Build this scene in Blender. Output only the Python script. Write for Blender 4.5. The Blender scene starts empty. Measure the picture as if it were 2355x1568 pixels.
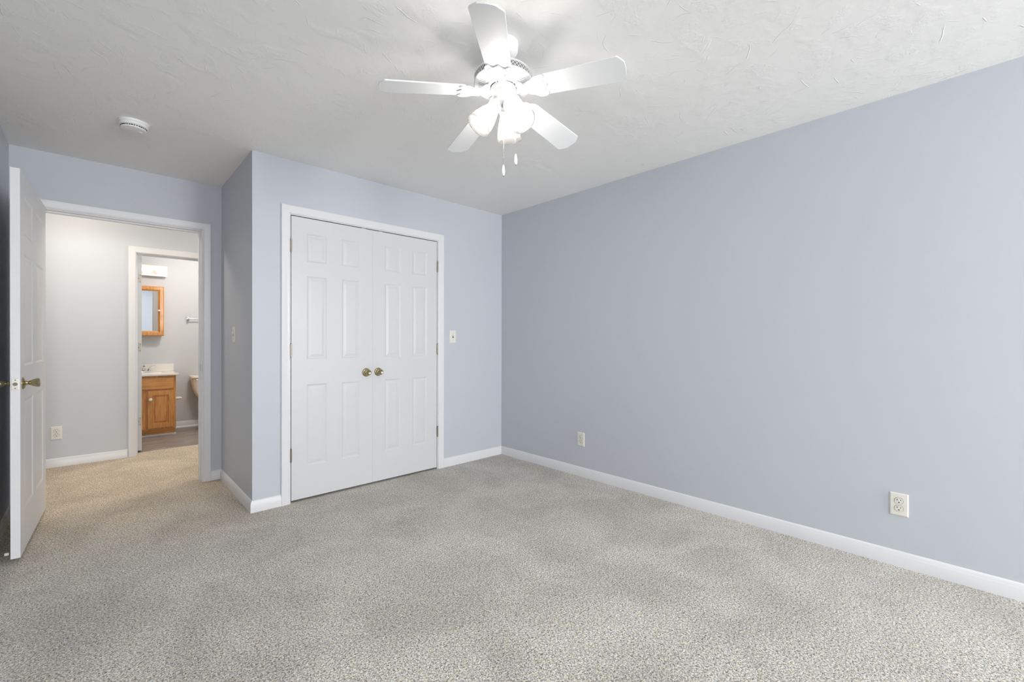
import bpy, bmesh, math, random
from mathutils import Vector, Matrix
random.seed(7)
PI = math.pi
SC = bpy.context.scene
COL = SC.collection

# ------------------------------------------------------------------ camera
IMG_W, IMG_H = 2355, 1568
F_PX, YAW, PITCH, ROLL, CAM_H = 1012.98, -0.7561, -0.0028, -0.0017, 1.167
cam_data = bpy.data.cameras.new('camera')
cam_data.sensor_fit = 'HORIZONTAL'
cam_data.sensor_width = 36.0
cam_data.lens = 36.0 * F_PX / IMG_W
cam_data.clip_start = 0.02
cam = bpy.data.objects.new('camera', cam_data)
COL.objects.link(cam)
_R = (Matrix.Rotation(YAW, 4, 'Z') @ Matrix.Rotation(PITCH, 4, 'X') @ Matrix.Rotation(ROLL, 4, 'Y'))
cam.matrix_world = Matrix.Translation((0, 0, CAM_H)) @ _R @ Matrix.Rotation(PI / 2, 4, 'X')
SC.camera = cam

# ------------------------------------------------------------------ view, sky, daylight
SC.view_settings.view_transform = 'Standard'
SC.view_settings.look = 'None'
SC.view_settings.gamma = 1.0
SC.view_settings.use_curve_mapping = False
SC.view_settings.exposure = 0.30
SC.cycles.use_denoising = True
SC.cycles.use_adaptive_sampling = True
SC.cycles.adaptive_threshold = 0.03
SC.cycles.max_bounces = 8
SC.cycles.diffuse_bounces = 5
SC.cycles.glossy_bounces = 4
SC.cycles.transmission_bounces = 6
SC.cycles.transparent_max_bounces = 8
SC.cycles.sample_clamp_indirect = 6.0
SC.cycles.caustics_reflective = False
SC.cycles.caustics_refractive = False

world = bpy.data.worlds.new('sky')
SC.world = world
world.use_nodes = True
_bg = world.node_tree.nodes['Background']
_bg.inputs['Color'].default_value = (0.80, 0.90, 1.0, 1)
_bg.inputs['Strength'].default_value = 1.0

def area_light(name, loc, rot, sx, sy, power, color):
    d = bpy.data.lights.new(name, 'AREA')
    d.shape = 'RECTANGLE'; d.size = sx; d.size_y = sy
    d.energy = power; d.color = color
    o = bpy.data.objects.new(name, d); COL.objects.link(o)
    o.location = loc; o.rotation_euler = rot
    return o

# daylight by unseen rear windows; the left one is added as fill
area_light('window_daylight', (2.36, -4.17, 1.47), (-PI / 2, 0, PI), 1.25, 1.35, 185.0, (0.97, 0.985, 1.0))
area_light('left_fill_daylight', (-0.04, -4.17, 1.47), (-PI / 2, 0, PI), 0.70, 1.35, 135.0, (0.97, 0.985, 1.0))

BULB_POWER = 315.0      # emission strength of the fan's bulbs
HALL_POWER = 50.0
BATH_FILL_POWER = 92.0
VANITY_POWER = 2.0

# ------------------------------------------------------------------ room numbers (metres)
XR, YB, XC, YR, XL = 3.0183, 3.3568, 0.7615, 4.36, -0.4175
YBK = -4.00                   # wall behind the camera
WT = 0.115                    # wall thickness
H = 2.44
YH = 5.77                     # hall wall facing the bedroom door
YBATH = 7.27                  # bathroom rear wall
BB_H, BB_T = 0.080, 0.012     # baseboard
X0, X1 = -2.3, 3.1183         # hall ends

# ------------------------------------------------------------------ materials
def lin(c):
    c /= 255.0
    return c / 12.92 if c <= 0.04045 else ((c + 0.055) / 1.055) ** 2.4
def srgb(r, g, b): return (lin(r), lin(g), lin(b), 1)

def mat(name, color=(.8, .8, .8, 1), rough=0.5, metal=0.0, spec=0.5, coat=0.0):
    m = bpy.data.materials.new(name); m.use_nodes = True
    b = m.node_tree.nodes['Principled BSDF']
    b.inputs['Base Color'].default_value = color
    b.inputs['Roughness'].default_value = rough
    b.inputs['Metallic'].default_value = metal
    b.inputs['Specular IOR Level'].default_value = spec
    b.inputs['Coat Weight'].default_value = coat
    return m

class NT:
    """small helper to wire nodes"""
    def __init__(self, m):
        self.t = m.node_tree; self.n = self.t.nodes; self.l = self.t.links
        self.bsdf = self.n.get('Principled BSDF')
    def new(self, kind, **kw):
        nd = self.n.new(kind)
        for k, v in kw.items(): setattr(nd, k, v)
        return nd
    def link(self, a, b): self.l.new(a, b)
    def math(self, op, a, b=None, c=None, clamp=False):
        nd = self.new('ShaderNodeMath', operation=op); nd.use_clamp = clamp
        for i, v in enumerate((a, b, c)):
            if v is None: continue
            if isinstance(v, (int, float)): nd.inputs[i].default_value = v
            else: self.link(v, nd.inputs[i])
        return nd.outputs[0]
    def coords(self): return self.new('ShaderNodeTexCoord').outputs['Object']
    def geo(self): return self.new('ShaderNodeNewGeometry').outputs['Position']
    def mapping(self, v, scale=(1, 1, 1), loc=(0, 0, 0), rot=(0, 0, 0)):
        nd = self.new('ShaderNodeMapping'); self.link(v, nd.inputs['Vector'])
        nd.inputs['Scale'].default_value = scale
        nd.inputs['Location'].default_value = loc
        nd.inputs['Rotation'].default_value = rot
        return nd.outputs[0]
    def noise(self, v, scale, detail=2.0, rough=0.5, dist=0.0):
        nd = self.new('ShaderNodeTexNoise'); self.link(v, nd.inputs['Vector'])
        nd.inputs['Scale'].default_value = scale; nd.inputs['Detail'].default_value = detail
        nd.inputs['Roughness'].default_value = rough; nd.inputs['Distortion'].default_value = dist
        return nd.outputs['Fac']
    def ramp(self, f, stops):
        nd = self.new('ShaderNodeValToRGB'); self.link(f, nd.inputs['Fac'])
        cr = nd.color_ramp
        while len(cr.elements) < len(stops): cr.elements.new(0.5)
        for e, (p, c) in zip(cr.elements, stops): e.position = p; e.color = c
        return nd.outputs['Color']
    def mix(self, fac, a, b, blend='MIX'):
        nd = self.new('ShaderNodeMix', data_type='RGBA', blend_type=blend)
        for i, v in ((0, fac), (6, a), (7, b)):
            if isinstance(v, (int, float)): nd.inputs[i].default_value = v
            elif isinstance(v, tuple): nd.inputs[i].default_value = v
            else: self.link(v, nd.inputs[i])
        return nd.outputs[2]
    def bump(self, h, dist=0.002, strength=1.0):
        nd = self.new('ShaderNodeBump'); self.link(h, nd.inputs['Height'])
        nd.inputs['Distance'].default_value = dist; nd.inputs['Strength'].default_value = strength
        self.link(nd.outputs[0], self.bsdf.inputs['Normal'])

def wall_paint(name, color):
    m = mat(name, color, 0.45, spec=0.35); t = NT(m)
    p = t.geo()
    t.bump(t.noise(p, 160, 2), 0.0006, 0.35)
    return m

def ceiling_mat():
    """hand-brushed drywall mud: short raised strokes in all directions"""
    m = mat('ceiling_texture', (.905, .895, .875, 1), 0.9, spec=0.1); t = NT(m)
    p = t.geo()
    warp = t.new('ShaderNodeTexNoise'); t.link(p, warp.inputs['Vector'])
    warp.inputs['Scale'].default_value = 3.0
    add = t.new('ShaderNodeVectorMath', operation='MULTIPLY_ADD')
    t.link(warp.outputs['Color'], add.inputs[0]); add.inputs[1].default_value = (.12, .12, 0); t.link(p, add.inputs[2])
    pw = add.outputs[0]
    total = None
    for i, (sc, ln, wd, amp) in enumerate(((4.2, .060, .0028, .8), (6.5, .036, .0028, .7), (11., .020, .0028, .5))):
        q = t.mapping(pw, (1, 1, 0), (i * 3.37, i * 1.91, 0))
        vo = t.new('ShaderNodeTexVoronoi', voronoi_dimensions='2D', feature='F1'); t.link(q, vo.inputs['Vector'])
        vo.inputs['Scale'].default_value = sc
        d = t.new('ShaderNodeVectorMath', operation='SUBTRACT'); t.link(q, d.inputs[0]); t.link(vo.outputs['Position'], d.inputs[1])
        sep = t.new('ShaderNodeSeparateColor'); t.link(vo.outputs['Color'], sep.inputs[0])
        rot = t.new('ShaderNodeVectorRotate', rotation_type='Z_AXIS'); t.link(d.outputs[0], rot.inputs['Vector'])
        t.link(t.math('MULTIPLY', sep.outputs[0], 6.28), rot.inputs['Angle'])
        xyz = t.new('ShaderNodeSeparateXYZ'); t.link(rot.outputs[0], xyz.inputs[0])
        u, v = xyz.outputs[0], xyz.outputs[1]
        curve = t.math('MULTIPLY', t.math('MULTIPLY', u, u), t.math('MULTIPLY_ADD', sep.outputs[1], 6.0, -3.0))
        vv = t.math('ABSOLUTE', t.math('ADD', v, curve))
        a = t.math('SUBTRACT', 1.0, t.math('DIVIDE', vv, wd), clamp=True)
        b = t.math('SUBTRACT', 1.0, t.math('DIVIDE', t.math('ABSOLUTE', u), ln), clamp=True)
        b = t.math('MINIMUM', t.math('MULTIPLY', b, 4.0), 1.0)
        s = t.math('MULTIPLY', t.math('MULTIPLY', a, b), t.math('MULTIPLY', t.math('MULTIPLY_ADD', sep.outputs[2], 2.0, -.7, clamp=True), amp))
        total = s if total is None else t.math('ADD', total, s)
    patch = t.math('MULTIPLY', t.noise(p, 90, 2, .6, .4), t.math('MULTIPLY', t.math('SUBTRACT', t.noise(p, 9, 2), .47, clamp=True), 7.0, clamp=True))
    soft = t.noise(p, 14, 1, .55)
    h = t.math('ADD', total, t.math('ADD', t.math('MULTIPLY', patch, .95), t.math('MULTIPLY', soft, .5)))
    t.bump(h, 0.0028, .75)
    return m

def carpet_mat():
    m = mat('carpet_pile', (.5, .49, .46, 1), 1.0, spec=0.05); t = NT(m)
    p = t.geo()
    n1 = t.noise(p, 150, 3, .65, .6)
    n2 = t.noise(p, 340, 2, .6)
    n3 = t.noise(p, 2.2, 3, .6, .6)
    f = t.math('ADD', t.math('MULTIPLY', n1, .62), t.math('MULTIPLY', n2, .38))
    c = t.ramp(f, [(.39, srgb(88, 85, 80)), (.47, srgb(172, 168, 160)), (.53, srgb(220, 216, 207)), (.62, srgb(254, 251, 243))])
    swirl = t.ramp(n3, [(.35, (.86, .86, .85, 1)), (.63, (1.08, 1.08, 1.075, 1))])
    c = t.mix(1.0, c, swirl, 'MULTIPLY')
    tint = t.ramp(t.noise(p, 38, 2, .5), [(.4, (1.02, 1.0, .96, 1)), (.6, (.98, .99, 1.02, 1))])
    c = t.mix(1.0, c, tint, 'MULTIPLY')
    # warm hall light painted into the carpet colour, from doorway into the hall
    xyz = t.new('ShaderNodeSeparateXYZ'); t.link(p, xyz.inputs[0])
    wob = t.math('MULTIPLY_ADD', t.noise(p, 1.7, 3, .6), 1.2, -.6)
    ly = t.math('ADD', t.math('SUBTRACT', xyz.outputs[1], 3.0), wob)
    hall_warm = t.math('MULTIPLY', t.math('DIVIDE', ly, 1.5, clamp=True), t.math('DIVIDE', t.math('SUBTRACT', 1.5, xyz.outputs[0]), .6, clamp=True))
    c = t.mix(t.math('MULTIPLY', hall_warm, .85), c, t.mix(1.0, c, (1.12, .955, .77, 1), 'MULTIPLY'))
    t.link(c, t.bsdf.inputs['Base Color'])
    t.bsdf.inputs['Sheen Weight'].default_value = 0.15
    t.bump(f, 0.012, .6)
    return m

def oak_mat(name='honey_oak', axis=2):
    m = mat(name, srgb(190, 128, 66), 0.38, spec=0.4, coat=0.1); t = NT(m)
    p = t.coords()
    s = [22, 22, 22]; s[axis] = 1.6
    q = t.mapping(p, tuple(s))
    g = t.noise(q, 3.0, 5, .6, .8)
    c = t.ramp(g, [(.3, srgb(176, 112, 50)), (.5, srgb(204, 140, 72)), (.7, srgb(220, 160, 94))])
    t.link(c, t.bsdf.inputs['Base Color'])
    return m

def plank_mat():
    m = mat('vinyl_plank', srgb(150, 138, 128), 0.4, spec=0.4); t = NT(m)
    p = t.geo()
    br = t.new('ShaderNodeTexBrick'); t.link(p, br.inputs['Vector'])
    br.inputs['Color1'].default_value = (.75, .75, .75, 1); br.inputs['Color2'].default_value = (1, 1, 1, 1)
    br.inputs['Mortar'].default_value = (.3, .3, .3, 1)
    br.inputs['Scale'].default_value = 1.0; br.inputs['Mortar Size'].default_value = .0015
    br.inputs['Brick Width'].default_value = 1.1; br.inputs['Row Height'].default_value = .13
    g = t.noise(t.mapping(p, (1.2, 22, 1)), 2.4, 5, .65, .5)
    c = t.ramp(g, [(.3, srgb(112, 102, 94)), (.5, srgb(152, 142, 132)), (.72, srgb(196, 187, 176))])
    c = t.mix(1.0, c, br.outputs['Color'], 'MULTIPLY')
    t.link(c, t.bsdf.inputs['Base Color'])
    return m

M = {}
M['wall'] = wall_paint('periwinkle_paint', (.555, .58, .628, 1))
M['hall'] = wall_paint('hall_paint', (.58, .605, .64, 1))
M['bath'] = wall_paint('bath_paint', (.61, .615, .615, 1))
M['ceiling'] = ceiling_mat()
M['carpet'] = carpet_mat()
M['plank'] = plank_mat()
M['trim'] = mat('white_trim_paint', (.755, .755, .765, 1), 0.32, spec=0.45)
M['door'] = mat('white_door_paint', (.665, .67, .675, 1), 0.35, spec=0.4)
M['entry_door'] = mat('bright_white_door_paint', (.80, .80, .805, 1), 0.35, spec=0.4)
M['brass'] = mat('antique_brass', srgb(186, 172, 136), 0.15, 1.0)
M['nickel'] = mat('satin_nickel', srgb(190, 186, 176), 0.3, 1.0)
M['hinge'] = mat('aged_hinge_metal', srgb(158, 150, 134), 0.32, 1.0)
M['painted_metal'] = mat('paint_flecked_metal', srgb(206, 200, 188), 0.5, 0.0)
M['chrome'] = mat('chrome', (.85, .85, .86, 1), 0.08, 1.0)
M['almond'] = mat('almond_plastic', srgb(228, 226, 216), 0.35, spec=0.4)
M['slot'] = mat('dark_slot', srgb(52, 46, 40), 0.7)
M['fan'] = mat('white_enamel', (.84, .84, .83, 1), 0.3, spec=0.5)
M['blade'] = mat('white_blade', (.82, .825, .83, 1), 0.4, spec=0.4)
M['fan_dark'] = mat('motor_interior', srgb(140, 138, 134), 0.8)
M['plastic'] = mat('white_plastic', (.84, .84, .83, 1), 0.4)
M['black'] = mat('black_vent', srgb(18, 18, 18), 0.8)
M['oak'] = oak_mat('honey_oak', 2)
M['oak_h'] = oak_mat('honey_oak_crossgrain', 0)
M['marble'] = mat('cultured_marble', srgb(236, 230, 220), 0.15, spec=0.5, coat=.3)
M['porcelain'] = mat('porcelain', srgb(238, 228, 212), 0.1, spec=0.5, coat=.4)
M['mirror'] = mat('mirror_glass', (.72, .73, .735, 1), 0.01, 1.0)
M['cream'] = mat('cream_enamel', srgb(236, 231, 220), 0.35)
M['rubber'] = mat('rubber_tip', srgb(215, 210, 200), 0.6)
M['steel'] = mat('spring_steel', srgb(170, 166, 158), 0.35, 1.0)

def emit_mat(name, color, strength):
    m = bpy.data.materials.new(name); m.use_nodes = True
    b = m.node_tree.nodes['Principled BSDF']
    b.inputs['Base Color'].default_value = (.9, .9, .9, 1)
    b.inputs['Emission Color'].default_value = color
    b.inputs['Emission Strength'].default_value = strength
    return m
M['bulb'] = emit_mat('frosted_bulb_lit', (1.0, .965, .91, 1), BULB_POWER)
M['bulb_warm'] = emit_mat('vanity_bulb_lit', (1.0, .84, .66, 1), VANITY_POWER)
M['bath_fill'] = emit_mat('bath_fill_lit', (1.0, .95, .89, 1), BATH_FILL_POWER)
M['hall_glow'] = emit_mat('hall_globe_lit', (1.0, .905, .785, 1), HALL_POWER)

def shade_mat():
    m = bpy.data.materials.new('frosted_shade_glass'); m.use_nodes = True
    nt = m.node_tree; nt.nodes.clear()
    out = nt.nodes.new('ShaderNodeOutputMaterial')
    tr = nt.nodes.new('ShaderNodeBsdfTransparent'); tr.inputs[0].default_value = (1, 1, 1, 1)
    tl = nt.nodes.new('ShaderNodeBsdfTranslucent'); tl.inputs[0].default_value = (.05, .05, .049, 1)
    df = nt.nodes.new('ShaderNodeBsdfPrincipled'); df.inputs['Base Color'].default_value = (.05, .05, .049, 1)
    df.inputs['Roughness'].default_value = .25
    m1 = nt.nodes.new('ShaderNodeMixShader'); m1.inputs[0].default_value = .45
    nt.links.new(tl.outputs[0], m1.inputs[1]); nt.links.new(df.outputs[0], m1.inputs[2])
    m2 = nt.nodes.new('ShaderNodeMixShader'); m2.inputs[0].default_value = .67
    nt.links.new(tr.outputs[0], m2.inputs[1]); nt.links.new(m1.outputs[0], m2.inputs[2])
    nt.links.new(m2.outputs[0], out.inputs[0])
    return m
M['shade'] = shade_mat()

def pane_mat():
    m = bpy.data.materials.new('window_glass'); m.use_nodes = True
    nt = m.node_tree; nt.nodes.clear()
    out = nt.nodes.new('ShaderNodeOutputMaterial')
    tr = nt.nodes.new('ShaderNodeBsdfTransparent'); gl = nt.nodes.new('ShaderNodeBsdfGlossy')
    gl.inputs['Roughness'].default_value = .02
    mx = nt.nodes.new('ShaderNodeMixShader'); mx.inputs[0].default_value = .06
    nt.links.new(tr.outputs[0], mx.inputs[1]); nt.links.new(gl.outputs[0], mx.inputs[2])
    nt.links.new(mx.outputs[0], out.inputs[0])
    return m
M['glass'] = pane_mat()

# ------------------------------------------------------------------ mesh helpers
def xf(bm, verts, m):
    if m is not None: bmesh.ops.transform(bm, matrix=m, verts=verts)
    return verts

def box(bm, a, b, m=None, bev=0.0):
    r = bmesh.ops.create_cube(bm, size=1.0)
    vs = r['verts']
    for v in vs:
        v.co = Vector(((a[i] + b[i]) / 2 + v.co[i] * (b[i] - a[i]) for i in range(3)))
    if bev > 0:
        es = list({e for v in vs for e in v.link_edges})
        before = set(bm.verts) - set(vs)
        bmesh.ops.bevel(bm, geom=es, offset=bev, segments=2, affect='EDGES', profile=.6)
        vs = [v for v in bm.verts if v not in before]
    return xf(bm, vs, m)

def lathe(bm, prof, seg=32, m=None):
    """prof: list of (radius, z); turned about z"""
    rings = []; out = []
    for r, z in prof:
        if r < 1e-6:
            v = bm.verts.new((0, 0, z)); rings.append([v]); out.append(v)
        else:
            ring = [bm.verts.new((r * math.cos(2 * PI * k / seg), r * math.sin(2 * PI * k / seg), z)) for k in range(seg)]
            rings.append(ring); out += ring
    for A, B in zip(rings, rings[1:]):
        for k in range(seg):
            k2 = (k + 1) % seg
            if len(A) == 1 and len(B) == 1: continue
            if len(A) == 1: bm.faces.new((A[0], B[k2], B[k]))
            elif len(B) == 1: bm.faces.new((A[k], A[k2], B[0]))
            else: bm.faces.new((A[k], A[k2], B[k2], B[k]))
    return xf(bm, out, m)

def tube(bm, pts, r, seg=10, caps=True):
    pts = [Vector(p) for p in pts]; rings = []
    rr = r if isinstance(r, (list, tuple)) else [r] * len(pts)
    for i, p in enumerate(pts):
        d = (pts[min(i + 1, len(pts) - 1)] - pts[max(i - 1, 0)]).normalized()
        up = Vector((0, 0, 1)) if abs(d.z) < .9 else Vector((1, 0, 0))
        x = d.cross(up).normalized(); y = x.cross(d).normalized()
        rings.append([bm.verts.new(p + rr[i] * (math.cos(2 * PI * k / seg) * x + math.sin(2 * PI * k / seg) * y)) for k in range(seg)])
    for A, B in zip(rings, rings[1:]):
        for k in range(seg): bm.faces.new((A[k], A[(k + 1) % seg], B[(k + 1) % seg], B[k]))
    if caps:
        bm.faces.new(rings[0][::-1]); bm.faces.new(rings[-1])
    return [v for g in rings for v in g]

def prism(bm, outline, z0, z1, m=None):
    lo = [bm.verts.new((x, y, z0)) for x, y in outline]
    hi = [bm.verts.new((x, y, z1)) for x, y in outline]
    n = len(outline)
    bm.faces.new(lo[::-1]); bm.faces.new(hi)
    for k in range(n): bm.faces.new((lo[k], lo[(k + 1) % n], hi[(k + 1) % n], hi[k]))
    return xf(bm, lo + hi, m)

def sphere(bm, c, r, seg=20, scale=(1, 1, 1)):
    res = bmesh.ops.create_uvsphere(bm, u_segments=seg, v_segments=max(8, seg // 2), radius=r)
    for v in res['verts']:
        v.co = Vector((v.co[i] * scale[i] + c[i] for i in range(3)))
    return res['verts']

def obj(name, bm, material, parent=None, smooth=0.0):
    bmesh.ops.recalc_face_normals(bm, faces=bm.faces[:])
    me = bpy.data.meshes.new(name); bm.to_mesh(me); bm.free()
    me.materials.append(material)
    if smooth:
        for p in me.polygons: p.use_smooth = True
        me.set_sharp_from_angle(angle=smooth)
    o = bpy.data.objects.new(name, me); COL.objects.link(o)
    if parent is not None: o.parent = parent
    return o
SM = math.radians(38)

def tag(o, label, cat, group=None, kind=None):
    o['label'] = label; o['category'] = cat
    if group: o['group'] = group
    if kind: o['kind'] = kind
    return o
def struct(o, label, cat): return tag(o, label, cat, kind='structure')
def empty(name, loc, label, cat, group=None, kind=None, rot=(0, 0, 0)):
    o = bpy.data.objects.new(name, None); COL.objects.link(o)
    o.location = loc; o.rotation_euler = rot; o.empty_display_size = .05
    return tag(o, label, cat, group, kind)
def NB(): return bmesh.new()

# ------------------------------------------------------------------ shell
def wall(name, boxes, material, label):
    bm = NB()
    for a, b in boxes: box(bm, a, b)
    return struct(obj(name, bm, material), label, 'wall')

# openings: (rough x0, x1, top)
EN = (-0.302, 0.640, 2.068)      # bedroom entry
CL = (0.985, 2.256, 2.072)       # closet
BA = (0.270, 1.030, 2.045)       # bathroom
def holed(y0, y1, xa, xb, op, z1=H):
    return [((xa, y0, 0), (op[0], y1, z1)), ((op[1], y0, 0), (xb, y1, z1)), ((op[0], y0, op[2]), (op[1], y1, z1))]

wall('wall_right', [((XR, YBK, 0), (XR + .1, YR + WT, H))], M['wall'], 'long plain periwinkle grey wall at the right with two outlets')
wall('wall_closet', holed(YB, YB + WT, XC, XR, CL), M['wall'], 'periwinkle grey wall around the closed double closet doors')
wall('wall_closet_side', [((XC, YB + WT, 0), (XC + WT, YR, H))], M['wall'], 'narrow shaded wall turning the corner beside the closet, with a switch')
wall('wall_entry', holed(YR, YR + WT, XL, XR, EN), M['wall'], 'recessed blue grey wall around the open bedroom doorway')
wall('wall_left', [((XL - .1, YBK, 0), (XL, YR + WT, H))], M['wall'], 'blue grey wall behind the open bedroom door')
# wall behind the camera with two windows, the left one added for light
WZ0, WZ1 = 0.80, 2.10
WINS = ((1.76, 2.96), (-.38, .30))
_b = [((XL - .1, YBK - .12, 0), (XR + .1, YBK, WZ0)), ((XL - .1, YBK - .12, WZ1), (XR + .1, YBK, H))]
for xa_, xb_ in ((XL - .1, WINS[1][0]), (WINS[1][1], WINS[0][0]), (WINS[0][1], XR + .1)): _b.append(((xa_, YBK - .12, WZ0), (xb_, YBK, WZ1)))
wall('wall_rear', _b, M['wall'], 'periwinkle grey window wall at the room end facing the closet')
wall('wall_hall', holed(YH, YH + WT, X0, X1, BA), M['hall'], 'pale hall wall around the bathroom doorway, with one outlet')
wall('wall_hall_left', [((X0 - .1, YR + WT, 0), (X0, YH + WT, H))], M['hall'], 'pale wall closing the left end of the hall')
wall('wall_hall_right', [((X1, YR + WT, 0), (X1 + .1, YH + WT, H))], M['hall'], 'pale wall closing the right end of the hall')
wall('wall_hall_front', [((X0, YR, 0), (XL - .1, YR + WT, H)), ((XR + .1, YR, 0), (X1 + .1, YR + WT, H))], M['hall'], 'pale hall wall continuing past the bedroom')
wall('wall_bathroom', [((-.75, YBATH, 0), (1.85, YBATH + .1, H))], M['bath'], 'pale bathroom wall behind vanity, mirror cabinet and toilet')
wall('wall_bathroom_left', [((-.85, YH + WT, 0), (-.75, YBATH + .1, H))], M['bath'], 'pale bathroom wall at the hidden left end of the vanity')
wall('wall_bathroom_right', [((1.85, YH + WT, 0), (1.95, YBATH + .1, H))], M['bath'], 'pale bathroom wall at the far side of the toilet')

bm = NB(); box(bm, (X0 - .1, YBK - .12, H), (X1 + .1, YBATH + .1, H + .08))
struct(obj('ceiling', bm, M['ceiling']), 'white hand-brushed textured ceiling above the bedroom', 'ceiling')
YFL = 5.935
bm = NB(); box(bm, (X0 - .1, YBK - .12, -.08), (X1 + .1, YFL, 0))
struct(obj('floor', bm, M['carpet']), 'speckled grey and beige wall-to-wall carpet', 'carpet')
bm = NB(); box(bm, (-.85, YFL, -.08), (1.95, YBATH + .1, -.004))
struct(obj('floor_bathroom', bm, M['plank']), 'grey brown plank floor seen inside the bathroom', 'floor')

# unseen windows behind the camera; the left one is put in for fill
def rel(o, a): return tuple(a[i] - o.location[i] for i in range(3))
for _n, (WX0, WX1) in enumerate(WINS):
    WM = (WX0 + WX1) / 2
    wn = empty('window_%d' % (_n + 1), (WM, YBK - .06, WZ0), ('white framed window near the long right wall, facing the closet', 'unseen white framed window added near the left wall to light the left side')[_n], 'window', kind='structure')
    bm = NB()
    for a, b in (((WX0, YBK - .09, WZ0), (WX0 + .05, YBK - .03, WZ1)), ((WX1 - .05, YBK - .09, WZ0), (WX1, YBK - .03, WZ1)),
                 ((WX0 + .05, YBK - .09, WZ0), (WX1 - .05, YBK - .03, WZ0 + .05)), ((WX0 + .05, YBK - .09, WZ1 - .05), (WX1 - .05, YBK - .03, WZ1)),
                 ((WX0 + .05, YBK - .085, 1.43), (WX1 - .05, YBK - .035, 1.47)), ((WM - .02, YBK - .08, WZ0 + .05), (WM + .02, YBK - .04, 1.43)),
                 ((WM - .02, YBK - .08, 1.47), (WM + .02, YBK - .04, WZ1 - .05))):
        box(bm, rel(wn, a), rel(wn, b))
    obj('window_frame', bm, M['trim'], wn)
    bm = NB(); box(bm, rel(wn, (WX0 + .05, YBK - .063, WZ0 + .05)), rel(wn, (WX1 - .05, YBK - .059, WZ1 - .05)))
    obj('window_pane', bm, M['glass'], wn)

# ------------------------------------------------------------------ baseboards (profile swept along the wall, mitred)
BPROF = [(0, 0), (BB_T, 0), (BB_T, .056), (BB_T * .86, .060), (BB_T * .72, .064), (BB_T * .62, .071), (BB_T * .36, .077), (0, BB_H)]
def baseboard(name, A, B, n, ea, eb, label, material=None, prof=BPROF, z=0.0):
    """A->B along the wall, n = outward normal, ea/eb: -1 inside corner, +1 outside corner, 0 square"""
    A = Vector((*A, 0)); B = Vector((*B, 0)); n = Vector((*n, 0)); d = (B - A).normalized()
    bm = NB(); ra = []; rb = []
    for t, h in prof:
        ra.append(bm.verts.new(A + n * t - d * t * ea + Vector((0, 0, h + z))))
        rb.append(bm.verts.new(B + n * t + d * t * eb + Vector((0, 0, h + z))))
    k = len(prof)
    for i in range(k): bm.faces.new((ra[i], ra[(i + 1) % k], rb[(i + 1) % k], rb[i]))
    bm.faces.new(ra); bm.faces.new(rb[::-1])
    return struct(obj(name, bm, material or M['trim'], smooth=SM), label, 'baseboard')

CASW = 0.058
baseboard('baseboard_right', (XR, YBK), (XR, YB), (-1, 0), -1, -1, 'white baseboard along the long right wall')
baseboard('baseboard_closet_right', (2.297, YB), (XR, YB), (0, -1), 0, -1, 'short white baseboard between closet casing and room corner')
baseboard('baseboard_closet_left', (XC, YB), (.944, YB), (0, -1), 1, 0, 'short white baseboard left of the closet casing, with a nail hole')
baseboard('baseboard_closet_side', (XC, YB), (XC, YR), (-1, 0), 1, -1, 'white baseboard on the side wall running into the recess')
baseboard('baseboard_entry', (.686, YR), (XC, YR), (0, -1), 0, -1, 'tiny white baseboard piece right of the bedroom doorway')
baseboard('baseboard_left', (XL, YBK), (XL, YR), (1, 0), -1, -1, 'shadowed baseboard on the left wall behind the open door')
baseboard('baseboard_rear', (XL, YBK), (XR, YBK), (0, 1), -1, -1, 'white baseboard under the window facing the closet')
baseboard('baseboard_hall', (X0, YH), (.222, YH), (0, -1), -1, 0, 'white baseboard in the hall left of the bathroom doorway')
baseboard('baseboard_hall_right', (1.08, YH), (X1, YH), (0, -1), 0, -1, 'white baseboard in the hall right of the bathroom doorway')
baseboard('baseboard_bathroom', (.725, YBATH), (1.85, YBATH), (0, -1), 0, -1, 'white baseboard with shoe strip between vanity and toilet', z=.0,
          prof=[(0, -.004), (.024, -.004), (.022, .010), (.016, .016), (BB_T, .018), (BB_T, .056), (BB_T * .7, .064), (BB_T * .4, .077), (0, BB_H)])

# ------------------------------------------------------------------ door casings + jambs
CPROF = [(0, 0), (0, .009), (.006, .012), (.012, .0105), (.020, .0115), (.046, .016), (.054, .0165), (CASW, .014), (CASW, 0)]
def casing_mesh(bm, x0, x1, zt, y, s):
    """inner edge at x0..x1/zt; y wall plane; s=-1 faces -y"""
    loops = []
    for w, t in CPROF:
        yy = y + s * t
        loops.append([bm.verts.new(c) for c in ((x0 - w, yy, 0), (x0 - w, yy, zt + w), (x1 + w, yy, zt + w), (x1 + w, yy, 0))])
    k = len(loops)
    for i in range(k):
        a, b = loops[i], loops[(i + 1) % k]
        for j in range(3): bm.faces.new((a[j], a[j + 1], b[j + 1], b[j]))
    bm.faces.new([l[0] for l in loops]); bm.faces.new([l[3] for l in loops][::-1])
def jamb_mesh(bm, x0, x1, zt, y0, y1, t=.018, stop=None):
    """clear opening x0..x1, zt"""
    box(bm, (x0 - t, y0, 0), (x0, y1, zt + t)); box(bm, (x1, y0, 0), (x1 + t, y1, zt + t))
    box(bm, (x0, y0, zt), (x1, y1, zt + t))
    if stop:
        a, b = stop
        box(bm, (x0, a, 0), (x0 + .010, b, zt)); box(bm, (x1 - .010, a, 0), (x1, b, zt)); box(bm, (x0 + .01, a, zt - .010), (x1 - .01, b, zt))
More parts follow.
